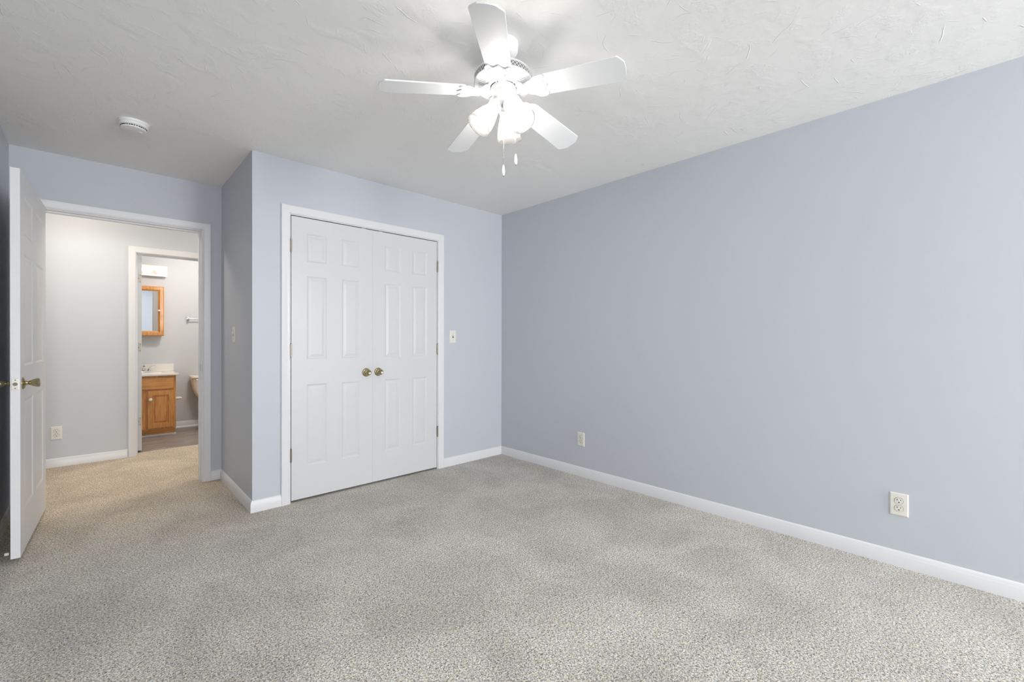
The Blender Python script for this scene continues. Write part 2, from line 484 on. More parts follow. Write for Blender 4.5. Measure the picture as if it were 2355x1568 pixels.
def door_trim(name, x0, x1, zt, y0, y1, label, stop=None, rv=.006, sides=(1, 1)):
    bm = NB()
    if sides[0]: casing_mesh(bm, x0 - rv, x1 + rv, zt + rv, y0, -1)
    if sides[1]: casing_mesh(bm, x0 - rv, x1 + rv, zt + rv, y1, 1)
    root = struct(obj(name, bm, M['trim'], smooth=math.radians(25)), label, 'door casing')
    bm = NB(); jamb_mesh(bm, x0, x1, zt, y0, y1, stop=stop)
    obj('jamb', bm, M['trim'], root)
    return root
t1 = door_trim('trim_1', -.284, .622, 2.050, YR, YR + WT, 'white casing around the open bedroom doorway', stop=(YR + .040, YR + .075))
t2 = door_trim('trim_2', 1.003, 2.238, 2.054, YB, YB + WT, 'white casing around the double closet doors', sides=(1, 0))
t3 = door_trim('trim_3', .290, 1.010, 2.025, YH, YH + WT, 'white casing around the bathroom doorway in the hall', stop=(YH + .035, YH + .07))
# strike plate on the bedroom jamb
bm = NB(); box(bm, (.6205, YR - .006, .905), (.622, YR + .030, .962)); box(bm, (.6195, YR - .010, .918), (.622, YR - .004, .950))
o = obj('strike_plate', bm, M['nickel'], t1); o['label'] = 'small metal strike plate'

# ------------------------------------------------------------------ six panel doors
PROF = [(0, 0), (.006, .0022), (.011, .0048), (.017, .0050), (.036, .0018)]
def door_leaf(bm, w, h, t, panels, both=True):
    """x 0..w, z 0..h, front face y=0 (facing -y), back face y=t"""
    xs = sorted({0, w} | {p[0] for p in panels} | {p[1] for p in panels})
    zs = sorted({0, h} | {p[2] for p in panels} | {p[3] for p in panels})
    def inside(x, z): return any(p[0] < x < p[1] and p[2] < z < p[3] for p in panels)
    for face, y, s in ((0, 0.0, 1), (1, t, -1)):
        use = face == 0 or both
        if not use:
            vs = [bm.verts.new(c) for c in ((0, y, 0), (w, y, 0), (w, y, h), (0, y, h))]; bm.faces.new(vs); continue
        cache = {}
        def V(x, z, yy=y):
            k = (round(x, 5), round(z, 5), round(yy, 5))
            if k not in cache: cache[k] = bm.verts.new((x, yy, z))
            return cache[k]
        for a, b in zip(xs, xs[1:]):
            for c, d in zip(zs, zs[1:]):
                if inside((a + b) / 2, (c + d) / 2): continue
                bm.faces.new((V(a, c), V(b, c), V(b, d), V(a, d)))
        for p in panels:
            prev = None
            for ins, dep in PROF:
                q = [V(p[0] + ins, p[2] + ins, y + s * dep), V(p[1] - ins, p[2] + ins, y + s * dep),
                     V(p[1] - ins, p[3] - ins, y + s * dep), V(p[0] + ins, p[3] - ins, y + s * dep)]
                if prev:
                    for k in range(4): bm.faces.new((prev[k], prev[(k + 1) % 4], q[(k + 1) % 4], q[k]))
                prev = q
            bm.faces.new(prev)
    for (x0, z0), (x1, z1) in (((0, 0), (w, 0)), ((w, 0), (w, h)), ((w, h), (0, h)), ((0, h), (0, 0))):
        vs = [bm.verts.new(c) for c in ((x0, 0, z0), (x1, 0, z1), (x1, t, z1), (x0, t, z0))]; bm.faces.new(vs)
    bmesh.ops.remove_doubles(bm, verts=bm.verts[:], dist=1e-5)

def six_panels(w, z0, st, mu):
    pw = (w - 2 * st - mu) / 2
    xs = ((st, st + pw), (st + pw + mu, w - st))
    return [(a, b, c - z0, d - z0) for a, b in xs for c, d in ((.248, .840), (1.021, 1.628), (1.730, 1.937))]

def knob_mesh(bm, m, tulip=False):
    """axis +z out of the door"""
    lathe(bm, [(0, 0), (.033, 0), (.033, .003), (.030, .006), (.022, .009), (.014, .011), (0, .011)], 32, m)
    if tulip:
        lathe(bm, [(0, .008), (.013, .010), (.0105, .016), (.0088, .020), (.0105, .023), (.0145, .030), (.0200, .041), (.0235, .051), (.0245, .0565), (.0235, .0575), (.0238, .0605), (.021, .0635), (.012, .0645), (0, .065)], 32, m)
    else:
        lathe(bm, [(0, .008), (.024, .008), (.0255, .012), (.023, .017), (.018, .021), (.0125, .023), (.0115, .028), (.015, .031), (.0165, .033), (.0158, .0345), (.0195, .037), (.0225, .042), (.0225, .047), (.0205, .052), (.0175, .0545), (.0165, .0535), (.012, .0515), (0, .0505)], 32, m)
def hinge_mesh(bm, x, y, z, r=.0062, h=.090):
    m = Matrix.Translation((x, y, z))
    for a, b in ((-h / 2, -h / 6), (-h / 6 + .0006, h / 6 - .0006), (h / 6, h / 2)):
        lathe(bm, [(0, a), (r, a), (r, b), (0, b)], 14, m)
    lathe(bm, [(0, h / 2), (r * .8, h / 2), (r * .9, h / 2 + .003), (0, h / 2 + .006)], 14, m)
    lathe(bm, [(0, -h / 2 - .005), (r * .8, -h / 2 - .003), (r * .8, -h / 2), (0, -h / 2)], 14, m)

DT = .035
def front(x, y, z): return Matrix.Translation((x, y, z)) @ Matrix.Rotation(PI / 2, 4, 'X')   # knob axis to -y

# closet pair (front face a hair behind the casing plane)
YD = YB + .001
for nm, xa, xb, hx, kx, hz, lab in (
        ('door_2', 1.0082, 1.6196, 1.0035, 1.566, (1.835, 1.089, .340), 'left leaf of the white six-panel closet doors, hinged at left'),
        ('door_3', 1.6203, 2.2335, 2.2375, 1.668, (1.825, 1.084, .339), 'right leaf of the white six-panel closet doors, hinged at right')):
    w = xb - xa; z0 = .016
    bm = NB(); door_leaf(bm, w, 2.0475 - z0, DT, six_panels(w, z0, .105, .112))
    d = struct(obj(nm, bm, M['door']), lab, 'door'); d.location = (xa, YD, z0)
    for hzz in hz:
        bm = NB(); hinge_mesh(bm, hx - xa, -.0075, hzz - z0)
        box(bm, (hx - xa - .0015, -.004, hzz - z0 - .045), (hx - xa + .0015, .02, hzz - z0 + .045))
        o = obj('hinge', bm, M['hinge'], d, smooth=SM); o['label'] = 'satin metal hinge barrel'
    bm = NB(); knob_mesh(bm, front(kx - xa, 0, .905 - z0))
    o = obj('knob', bm, M['brass'], d, smooth=SM); o['label'] = 'round antique brass knob'
    bm = NB()
    cx = (1.545 if nm == 'door_2' else 1.687) - xa
    box(bm, (cx - .018, .001, 2.0475 - z0), (cx + .018, .018, 2.0525 - z0))
    o = obj('ball_catch', bm, M['steel'], d); o['label'] = 'small metal catch on the top edge'

# bedroom door, standing open against the left wall
w, z0 = .904, .026
bm = NB(); door_leaf(bm, w, 2.055 - z0, DT, six_panels(w, z0, .118, .115))
d1 = struct(obj('door_1', bm, M['entry_door']), 'white six-panel bedroom door standing open at the left, edge facing the room', 'door')
# local x runs from the hinge to the free edge; closed = along +x with the face y=0 towards the room
ANG = math.radians(-92.5)
d1.location = (-.2855, 4.335, z0); d1.rotation_euler = (0, 0, ANG)
kz = .932 - z0; kx = w - .070
bm = NB(); knob_mesh(bm, Matrix.Translation((kx, DT, kz)) @ Matrix.Rotation(-PI / 2, 4, 'X'), True)
o = obj('knob', bm, M['brass'], d1, smooth=SM); o['label'] = 'tulip shaped brass knob on the hall side'
bm = NB(); knob_mesh(bm, front(kx, 0, kz), True)
o = obj('knob', bm, M['brass'], d1, smooth=SM); o['label'] = 'tulip shaped brass knob on the wall side'
bm = NB(); box(bm, (w - .0005, .005, kz - .029), (w + .0012, DT - .005, kz + .029), bev=.0008)
o = obj('latch_plate', bm, M['nickel'], d1); o['label'] = 'metal latch plate on the door edge'
bm = NB()
mx = Matrix.Translation((w + .001, DT / 2, kz)) @ Matrix.Rotation(PI / 2, 4, 'Y')
lathe(bm, [(0, 0), (.0085, 0), (.0085, .006), (.005, .009), (0, .009)], 20, mx)
obj('latch_bolt', bm, M['fan_dark'], o, smooth=SM)
bm = NB()
for dz in (-.021, .021): lathe(bm, [(0, 0), (.0026, 0), (.0022, .0012), (0, .0012)], 12, Matrix.Translation((w + .0011, DT / 2, kz + dz)) @ Matrix.Rotation(PI / 2, 4, 'Y'))
obj('screw', bm, M['slot'], o)
for hz in (1.82, 1.08, .30):
    bm = NB(); hinge_mesh(bm, -.001, -.007, hz - z0)
    obj('hinge', bm, M['nickel'], d1, smooth=SM)

# bathroom door, open into the bathroom: only its hinge edge shows
w, z0 = .700, .018
bm = NB(); door_leaf(bm, w, 2.020 - z0, DT, six_panels(w, z0, .105, .105))
d4 = struct(obj('door_4', bm, M['door']), 'white bathroom door standing open, its hinge edge showing in the far doorway', 'door')
d4.location = (.3395, 5.937, z0); d4.rotation_euler = (0, 0, PI / 2)     # local x -> +y, local y -> -x
for hz in (1.792, 1.081, .319):
    bm = NB(); box(bm, (-.0016, .006, hz - z0 - .046), (.001, .030, hz - z0 + .046), bev=.0006)
    h = obj('hinge', bm, M['painted_metal'], d4); h['label'] = 'hinge leaf screwed to the door edge'
    bm = NB()
    for dy, dz in ((.012, -.033), (.024, 0), (.012, .033)):
        lathe(bm, [(0, 0), (.0035, 0), (.003, .001), (0, .001)], 12, Matrix.Translation((-.0014, dy, hz - z0 + dz)) @ Matrix.Rotation(-PI / 2, 4, 'Y'))
    obj('screw', bm, M['slot'], h)

# spring door stop on the left baseboard
ds = empty('door_stop', (XL + BB_T, 3.456, .050), 'spring door stop on the shadowed baseboard behind the open door', 'door stop')
bm = NB(); pts = []
for i in range(0, 181):
    a = i * .7; pts.append((.004 + .055 * i / 180, .0055 * math.cos(a), .0055 * math.sin(a)))
tube(bm, pts, .0011, 6); o = obj('spring', bm, M['steel'], ds, smooth=SM)
bm = NB(); lathe(bm, [(0, 0), (.010, 0), (.009, .005), (0, .005)], 16, Matrix.Rotation(PI / 2, 4, 'Y')); obj('base', bm, M['steel'], ds, smooth=SM)
bm = NB(); lathe(bm, [(0, .058), (.008, .058), (.008, .070), (.006, .0735), (0, .0735)], 16, Matrix.Rotation(PI / 2, 4, 'Y')); obj('tip', bm, M['rubber'], ds, smooth=SM)

# ------------------------------------------------------------------ electrical plates (local: plate in x/z, sticks out to -y)
def plate_mesh(bm, w, h, d=.006):
    lo = [(-w / 2, 0, -h / 2), (w / 2, 0, -h / 2), (w / 2, 0, h / 2), (-w / 2, 0, h / 2)]
    i = .005
    rings = [lo, [(x, -d * .5, z) for x, _, z in lo],
             [(x - math.copysign(i, x), -d, z - math.copysign(i, z)) for x, _, z in lo]]
    vv = [[bm.verts.new(c) for c in r] for r in rings]
    for a, b in zip(vv, vv[1:]):
        for k in range(4): bm.faces.new((a[k], a[(k + 1) % 4], b[(k + 1) % 4], b[k]))
    bm.faces.new(vv[-1]); bm.faces.new(vv[0][::-1])
def receptacle_outline(w=.034, h=.029):
    pts = []; r = w / 2
    lim = math.asin((h / 2) / r)
    for k in range(13): a = -lim + 2 * lim * k / 12; pts.append((r * math.cos(a), r * math.sin(a)))
    for k in range(13): a = PI - lim + 2 * lim * k / 12; pts.append((r * math.cos(a), r * math.sin(a)))
    return pts
YF = Matrix.Rotation(PI / 2, 4, 'X')     # prism z -> -y
def outlet(loc, rz, label):
    e = empty('wall_outlet', loc, label, 'outlet', rot=(0, 0, rz))
    bm = NB(); plate_mesh(bm, .074, .117); obj('plate', bm, M['almond'], e)
    for s in (1, -1):
        bm = NB(); prism(bm, receptacle_outline(), .005, .0085, Matrix.Translation((0, 0, s * .0195)) @ YF)
        r = obj('receptacle', bm, M['almond'], e, smooth=SM)
        bm = NB()
        box(bm, (-.0080, -.0090, s * .0195 + .0005), (-.0055, -.0070, s * .0195 + .0095))
        box(bm, (.0058, -.0090, s * .0195 + .0015), (.0080, -.0070, s * .0195 + .0085))
        lathe(bm, [(0, .0070), (.0030, .0070), (.0030, .0090), (0, .0090)], 14, Matrix.Translation((0, 0, s * .0195 - .0075)) @ YF)
        obj('slots', bm, M['slot'], r)
        bm = NB(); o2 = receptacle_outline(.0362, .0312)
        prism(bm, o2, .0055, .0063, Matrix.Translation((0, 0, s * .0195)) @ YF); obj('receptacle_gap', bm, M['slot'], r)
    bm = NB(); lathe(bm, [(0, .006), (.0032, .006), (.0028, .0072), (0, .0072)], 14, YF); obj('screw', bm, M['almond'], e)
    return e
def switch(loc, rz, label):
    e = empty('light_switch', loc, label, 'light switch', rot=(0, 0, rz))
    bm = NB(); plate_mesh(bm, .071, .116); obj('plate', bm, M['almond'], e)
    bm = NB(); box(bm, (-.0055, -.0068, -.0125), (.0055, -.0055, .0125)); obj('toggle_slot', bm, M['slot'], e)
    bm = NB(); box(bm, (-.0045, -.020, -.006), (.0045, -.005, .006), Matrix.Translation((0, 0, .004)) @ Matrix.Rotation(math.radians(-28), 4, 'X'), bev=.0012)
    obj('toggle', bm, M['almond'], e)
    for dz in (.030, -.030):
        bm = NB(); lathe(bm, [(0, .0055), (.0034, .0055), (.003, .0072), (0, .0072)], 14, Matrix.Translation((0, 0, dz)) @ YF); obj('screw', bm, M['nickel'], e)
    return e
outlet((XR, .281, .320), -PI / 2, 'almond wall outlet on the right wall nearest the camera')
outlet((XR, 2.337, .317), -PI / 2, 'small almond outlet low on the right wall near the room corner')
outlet((-.267, YH, .310), 0, 'almond outlet on the hall wall beside the open bedroom door')
switch((2.407, YB, 1.195), 0, 'almond light switch right of the closet doors')
switch((XC, 3.890, 1.203), -PI / 2, 'light switch seen edge-on on the shaded wall left of the closet')

# ------------------------------------------------------------------ smoke detector
sd = empty('smoke_detector', (.160, 3.418, H), 'round white smoke detector on the ceiling above the bedroom doorway', 'smoke detector')
bm = NB(); lathe(bm, [(0, 0), (.071, 0), (.071, -.010), (.069, -.012), (0, -.012)], 48); obj('base', bm, M['plastic'], sd, smooth=SM)
bm = NB(); lathe(bm, [(.0, -.012), (.066, -.012), (.067, -.014), (.067, -.027), (.062, -.029), (.060, -.030), (.060, -.0375), (.057, -.042), (.045, -.045), (0, -.046)], 48)
obj('cover', bm, M['plastic'], sd, smooth=SM)
bm = NB()
for k in range(34):
    a = 2 * PI * k / 34; big = k % 4 == 0
    box(bm, (-.0035 if not big else -.0052, .0590, -.0365), (.0035 if not big else .0052, .0606, -.0308), Matrix.Rotation(a, 4, 'Z'))
obj('vent_slots', bm, M['black'], sd)
bm = NB(); lathe(bm, [(0, -.045), (.009, -.045), (.009, -.0475), (0, -.048)], 20, Matrix.Translation((.03, .01, 0))); obj('test_button', bm, M['plastic'], sd, smooth=SM)

# ------------------------------------------------------------------ ceiling fan
FC = Vector((1.2745, 1.4069, 0)); ZB = 2.195                       # axis and blade plane
PH0 = 8.8903
R_B = .518
root = empty('ceiling_fan', (FC.x, FC.y, H), 'white five-blade ceiling fan with three lit glass shades', 'ceiling fan')
LZ = ZB - H                                                         # blade plane in local z
nrm = Vector((.030, .051, 1)).normalized()
TILT = Matrix.Translation((0, 0, LZ)) @ Vector((0, 0, 1)).rotation_difference(nrm).to_matrix().to_4x4() @ Matrix.Translation((0, 0, -LZ))
def tz(z): return z - H
bm = NB(); lathe(bm, [(0, 0), (.063, 0), (.0635, -.004), (.062, -.030), (.058, -.040), (.044, -.054), (.026, -.062), (0, -.062)], 40)
obj('canopy', bm, M['fan'], root, smooth=SM)
bm = NB(); lathe(bm, [(0, -.05), (.0125, -.05), (.0125, -.085), (0, -.085)], 20, TILT); obj('downrod', bm, M['fan'], root, smooth=SM)
# motor housing: domed top, belt, bottom plate with radial slots
bm = NB()
lathe(bm, [(.012, tz(2.345)), (.030, tz(2.345)), (.034, tz(2.325)), (.060, tz(2.320)), (.098, tz(2.315)), (.115, tz(2.309)), (.1235, tz(2.301)), (.1255, tz(2.295)), (.121, tz(2.294))], 72, TILT)
lathe(bm, [(.121, tz(2.270)), (.1265, tz(2.2695)), (.1270, tz(2.266)), (.1245, tz(2.263)), (.1215, tz(2.262)), (.1185, tz(2.2615)), (.1155, tz(2.2610))], 72, TILT)
NS = 60
ZP = tz(2.2610)
def pt(r, a, z):
    v = bm.verts.new(TILT @ Vector((r * math.cos(a), r * math.sin(a), z))); return v
for k in range(NS):
    a0, a1 = 2 * PI * k / NS, 2 * PI * (k + 1) / NS
    am, an = a0 + (a1 - a0) * .30, a0 + (a1 - a0) * .70
    r0, r1, r2, r3 = .1155, .108, .083, .070
    z1 = tz(2.2595); z2 = tz(2.2560); dz = .005
    def q(*c): bm.faces.new([pt(*x) for x in c])
    q((r0, a0, ZP), (r0, a1, ZP), (r1, a1, z1), (r1, a0, z1))
    q((r2, a0, z2), (r2, a1, z2), (r3, a1, z2), (r3, a0, z2))
    q((r1, a0, z1), (r1, am, z1), (r2, am, z2), (r2, a0, z2)); q((r1, an, z1), (r1, a1, z1), (r2, a1, z2), (r2, an, z2))
    q((r1, am, z1 + dz), (r1, an, z1 + dz), (r2, an, z2 + dz), (r2, am, z2 + dz))
    q((r1, am, z1), (r1, am, z1 + dz), (r2, am, z2 + dz), (r2, am, z2)); q((r1, an, z1), (r1, an, z1 + dz), (r2, an, z2 + dz), (r2, an, z2))
    q((r1, am, z1), (r1, an, z1), (r1, an, z1 + dz), (r1, am, z1 + dz)); q((r2, am, z2), (r2, an, z2), (r2, an, z2 + dz), (r2, am, z2 + dz))
bmesh.ops.remove_doubles(bm, verts=bm.verts[:], dist=1e-6)
motor = obj('motor_housing', bm, M['fan'], root, smooth=SM)
bm = NB(); lathe(bm, [(.1185, tz(2.298)), (.1185, tz(2.267))], 72, TILT); band = obj('vent_core', bm, M['fan_dark'], motor)
bm = NB()
n = 46; zt_, zb_ = tz(2.2945), tz(2.2695); rr = .1222
for k in range(n):
    for s in (1, -1):
        prev = None
        for i in range(9):
            f = i / 8; a = 2 * PI * (k + s * 1.5 * f) / n
            z = zt_ + (zb_ - zt_) * f; da = .0085
            cur = [bm.verts.new((rr * math.cos(a - da), rr * math.sin(a - da), z)), bm.verts.new((rr * math.cos(a + da), rr * math.sin(a + da), z))]
            if prev: bm.faces.new((prev[0], prev[1], cur[1], cur[0]))
            prev = cur
bmesh.ops.transform(bm, matrix=TILT, verts=bm.verts[:])
lat = obj('vent_lattice', bm, M['fan'], motor)
sol = lat.modifiers.new('thickness', 'SOLIDIFY'); sol.thickness = .0022; sol.offset = 0
# flywheel ring and switch housing
bm = NB(); lathe(bm, [(.071, tz(2.2565)), (.071, tz(2.252)), (.067, tz(2.247)), (.060, tz(2.247)), (.057, tz(2.251)), (.056, tz(2.257))], 56, TILT)
for k in range(10):
    a = 2 * PI * (k + .5) / 10
    lathe(bm, [(0, 0), (.0042, 0), (.0036, -.003), (0, -.003)], 10, TILT @ Matrix.Translation((.0635 * math.cos(a), .0635 * math.sin(a), tz(2.247))))
obj('flywheel', bm, M['fan'], root, smooth=SM)
bm = NB(); lathe(bm, [(.030, tz(2.258)), (.050, tz(2.252)), (.0545, tz(2.248)), (.0555, tz(2.236)), (.0535, tz(2.232)), (.044, tz(2.230)), (0, tz(2.230))], 48, TILT)
obj('switch_housing', bm, M['fan'], root, smooth=SM)
bm = NB(); lathe(bm, [(.030, tz(2.231)), (.042, tz(2.229)), (.0445, tz(2.220)), (.043, tz(2.203)), (.036, tz(2.188)), (.025, tz(2.178)), (.013, tz(2.174)), (0, tz(2.173))], 40, TILT)
fitter = obj('light_fitter', bm, M['fan'], root, smooth=SM)
bm = NB(); lathe(bm, [(0, tz(2.176)), (.008, tz(2.175)), (.0085, tz(2.169)), (.005, tz(2.164)), (0, tz(2.163))], 20, TILT); obj('finial', bm, M['nickel'], fitter, smooth=SM)

# blade + bracket (local: along +x, thickness in z)
def blade_outline():
    r0, r1 = .168, R_B; w0, w1 = .052, .061
    return [(r0, -w0 + .004), (r0 + .004, -w0), (r1 - .030, -w1), (r1 - .024, -w1 + .003), (r1 - .006, -w1 + .025), (r1 - .003, -w1 + .032), (r1, 0),
            (r1 - .003, w1 - .032), (r1 - .006, w1 - .025), (r1 - .024, w1 - .003), (r1 - .030, w1), (r0 + .004, w0), (r0, w0 - .004)]
def bracket_outline():
    up = [(.098, .014), (.106, .020), (.114, .030), (.124, .035), (.134, .036), (.142, .043), (.152, .051), (.166, .0545), (.180, .054), (.190, .049), (.194, .042), (.190, .034),
          (.183, .029), (.183, .020), (.188, .012), (.195, .006), (.198, 0)]
    return [(x, -y) for x, y in up[:-1]] + [(.198, 0)] + [(x, y) for x, y in up[:-1]][::-1]
PITCH_B = math.radians(12)
for k in range(5):
    a = PH0 + k * 2 * PI / 5
    base = TILT @ Matrix.Translation((0, 0, LZ)) @ Matrix.Rotation(a, 4, 'Z')
    pm = base @ Matrix.Translation((.13, 0, .029)) @ Matrix.Rotation(.077, 4, 'Y') @ Matrix.Translation((-.13, 0, 0)) @ Matrix.Rotation(-PITCH_B, 4, 'X')
    bm = NB(); prism(bm, blade_outline(), -.003, .003, pm)
    bl = obj('blade', bm, M['blade'], root)
    bv = bl.modifiers.new('edge', 'BEVEL'); bv.width = .001; bv.segments = 2
    bm = NB(); prism(bm, bracket_outline(), -.0085, -.0032, pm)
    for sy in (1, -1): prism(bm, [(.172 + .006 * math.cos(t * .7), sy * .034 + .006 * math.sin(t * .7)) for t in range(9)], -.0105, -.0085, pm)
    prism(bm, [(.182 + .006 * math.cos(t * .7), .006 * math.sin(t * .7)) for t in range(9)], -.0105, -.0085, pm)
    for sy in (1, -1):      # raised scrolls on the casting
        tube(bm, [pm @ Vector(c) for c in ((.100, sy * .008, -.0085), (.118, sy * .014, -.0095), (.136, sy * .022, -.0095), (.152, sy * .034, -.0095), (.166, sy * .044, -.009))], .0030, 8)
        tube(bm, [pm @ Vector(c) for c in ((.112, sy * .026, -.0085), (.124, sy * .029, -.009), (.134, sy * .027, -.009), (.140, sy * .022, -.0085))], .0024, 8)
    pts = [base @ Vector(c) for c in ((.060, 0, .055), (.076, 0, .050), (.090, 0, .036), (.104, 0, .024))]
    tube(bm, pts, [.009, .011, .0115, .012], 12)
    for sy in (1, -1):
        pts = [base @ Vector(c) for c in ((.060, sy * .010, .055), (.078, sy * .017, .048), (.094, sy * .019, .033), (.110, sy * .020, .022))]
        tube(bm, pts, .0042, 8)
    br = obj('blade_bracket', bm, M['fan'], root, smooth=SM)

# three glass shades, tipped outwards
fw = Vector((.6862, .7274, 0)); rt = Vector((.7274, -.6862, 0))
for k in range(3):
    b = math.radians(13 + 120 * k)
    d = (rt * math.sin(b) + fw * math.cos(b)).normalized()
    A = Vector((0, 0, tz(2.169))) + d * .034; B = Vector((0, 0, tz(2.072))) + d * .110
    ax = (B - A).normalized(); L = (B - A).length
    fr = Vector((0, 0, 1)).rotation_difference(ax).to_matrix().to_4x4()
    mm = Matrix.Translation(A) @ fr
    bm = NB(); pts = [Vector((0, 0, tz(2.198))) + d * .030, Vector((0, 0, tz(2.192))) + d * .038, A - ax * .004, A + ax * .004]
    tube(bm, pts, [.013, .0135, .014, .014], 14)
    lathe(bm, [(0, -.002), (.0275, -.002), (.0275, .012), (.024, .013), (0, .013)], 30, mm)
    so = obj('shade_socket', bm, M['fan'], root, smooth=SM)
    prof = [(.0235, .006), (.0265, .016), (.0325, .034), (.0405, .056), (.0475, .080), (.0525, .102), (.0555, L), (.0565, L + .003)]
    inner = [(r - .0022, z) for r, z in prof[::-1]]
    bm = NB(); lathe(bm, prof + inner, 44, mm)
    sh = obj('glass_shade', bm, M['shade'], root, smooth=SM); sh['label'] = 'frosted white bell shade glowing from its bulb'
    bm = NB(); lathe(bm, [(0, .014), (.012, .016), (.013, .034), (.019, .046), (.0265, .060), (.0285, .072), (.0265, .085), (.020, .096), (.010, .102), (0, .103)], 28, mm)
    obj('light_bulb', bm, M['bulb'], sh, smooth=SM)

# pull chains
def pull_chain(x, y, ztop, zfob, zend):
    bm = NB(); tube(bm, [(x, y, tz(ztop)), (x, y, tz(zfob))], .0006, 6)
    nb = int((ztop - zfob) / .0062)
    for i in range(nb):
        bmesh.ops.create_icosphere(bm, subdivisions=1, radius=.0019, matrix=Matrix.Translation((x, y, tz(ztop) - .003 - i * .0062)))
    c = obj('pull_chain', bm, M['nickel'], root, smooth=SM)
    L = zfob - zend; z = tz(zend)
    bm = NB(); lathe(bm, [(0, z), (.0035, z), (.0062, z + L * .12), (.0070, z + L * .28), (.0064, z + L * .55), (.0046, z + L * .85), (.0030, z + L), (0, z + L)], 20, Matrix.Translation((x, y, 0)))
    f = obj('pull_fob', bm, M['fan'], c, smooth=SM); f['label'] = 'white tapered pull'
    bm = NB(); lathe(bm, [(0, z - .0035), (.0026, z - .0035), (.0026, z + .001), (0, z + .001)], 12, Matrix.Translation((x, y, 0))); obj('fob_tip', bm, M['steel'], c)
pull_chain(0, 0, 2.166, 1.918, 1.873)
q = rt * .053 + fw * .010
pull_chain(q.x, q.y, 2.235, 1.969, 1.924)

# ------------------------------------------------------------------ unseen hall light, and a farther one added as fill
for hx_, lab in ((-.15, 'round glowing ceiling light in the hall outside the bedroom door'), (1.55, 'unseen round fill light added farther along the hall, past the bathroom door')):
    hl = empty('hall_ceiling_light', (hx_, 4.95, H), lab, 'ceiling light')
    bm = NB(); lathe(bm, [(0, 0), (.15, 0), (.15, -.018), (.14, -.024), (0, -.024)], 40); obj('base', bm, M['fan'], hl, smooth=SM)
    bm = NB(); lathe(bm, [(.132, -.024), (.130, -.045), (.112, -.072), (.075, -.092), (.03, -.10), (0, -.101)], 40); obj('globe', bm, M['hall_glow'], hl, smooth=SM)

# ------------------------------------------------------------------ bathroom
VX0, VX1, VY = .100, .711, 6.790
vn = empty('vanity_cabinet', ((VX0 + VX1) / 2, (VY + YBATH) / 2, 0), 'honey oak bathroom vanity with one drawer front and a panelled door', 'vanity')
def vb(a, b): return rel(vn, a), rel(vn, b)
bm = NB(); box(bm, *vb((VX0, VY, .080), (VX1, YBATH, .726))); obj('body', bm, M['oak'], vn)
bm = NB(); box(bm, *vb((VX0, VY + .045, 0), (VX1, YBATH - .01, .080))); obj('toe_kick', bm, M['oak_h'], vn)
bm = NB(); box(bm, *vb((VX0, VY + .030, -.004), (VX1 + .004, VY + .045, .016)), bev=.003); o = obj('shoe_strip', bm, M['trim'], vn); o['label'] = 'white shoe strip at the floor'
bm = NB(); box(bm, *vb((.150, VY - .018, .562), (.689, VY, .706)), bev=.005); obj('drawer_front', bm, M['oak_h'], vn)
# framed door with a raised field
bm = NB(); da, db, dc, dd = .438, .690, .098, .548
box(bm, *vb((da, VY - .018, dc), (da + .052, VY, dd)), bev=.004); box(bm, *vb((db - .052, VY - .018, dc), (db, VY, dd)), bev=.004)
box(bm, *vb((da + .050, VY - .018, dc), (db - .050, VY, dc + .058)), bev=.004); box(bm, *vb((da + .050, VY - .018, dd - .058), (db - .050, VY, dd)), bev=.004)
box(bm, *vb((da + .050, VY - .007, dc + .056), (db - .050, VY, dd - .056)))
box(bm, *vb((da + .068, VY - .014, dc + .074), (db - .068, VY - .005, dd - .074)), bev=.006)
vd = obj('door', bm, M['oak'], vn)
bm = NB(); kx_, kz_ = rel(vn, (.466, VY - .018, .447))[0], .447
lathe(bm, [(0, 0), (.007, 0), (.0065, .010), (.015, .014), (.0185, .020), (.016, .026), (.008, .029), (0, .0295)], 24, Matrix.Translation((kx_, VY - .018 - vn.location.y, kz_)) @ YF)
o = obj('knob', bm, M['cream'], vd, smooth=SM); o['label'] = 'white ceramic knob'
# second door, hidden behind the open bathroom door
bm = NB(); box(bm, *vb((.150, VY - .018, dc), (.404, VY, dd)), bev=.005); obj('door', bm, M['oak'], vn)

vt = empty('countertop', ((VX0 + VX1) / 2, (VY + YBATH) / 2, .726), 'white marble-look countertop with backsplash and basin on the oak cabinet', 'countertop')
def tb(a, b): return rel(vt, a), rel(vt, b)
bm = NB(); box(bm, *tb((VX0 - .025, VY - .035, .726), (VX1 + .028, YBATH, .752)), bev=.006); obj('slab', bm, M['marble'], vt)
bm = NB(); box(bm, *tb((VX0 - .025, YBATH - .020, .752), (VX1 + .026, YBATH, .846)), bev=.004); obj('backsplash', bm, M['marble'], vt)
bm = NB(); lathe(bm, [(.20, .0262), (.195, .030), (.185, .027), (.12, .0265), (0, .0263)], 40, Matrix.Translation((0, -.02, 0)) @ Matrix.Diagonal((1, .75, 1, 1))); obj('basin', bm, M['marble'], vt, smooth=SM)
fa = empty('faucet', (.430, 7.175, .752), 'chrome centerset faucet with lever handles on the vanity top', 'faucet')
bm = NB(); box(bm, (-.078, -.026, 0), (.078, .026, .018), bev=.008); obj('base', bm, M['chrome'], fa, smooth=SM)
bm = NB(); tube(bm, [(0, 0, .015), (0, 0, .050), (0, -.012, .072), (0, -.045, .084), (0, -.085, .078), (0, -.105, .060)], [.016, .015, .013, .012, .011, .010], 14); obj('spout', bm, M['chrome'], fa, smooth=SM)
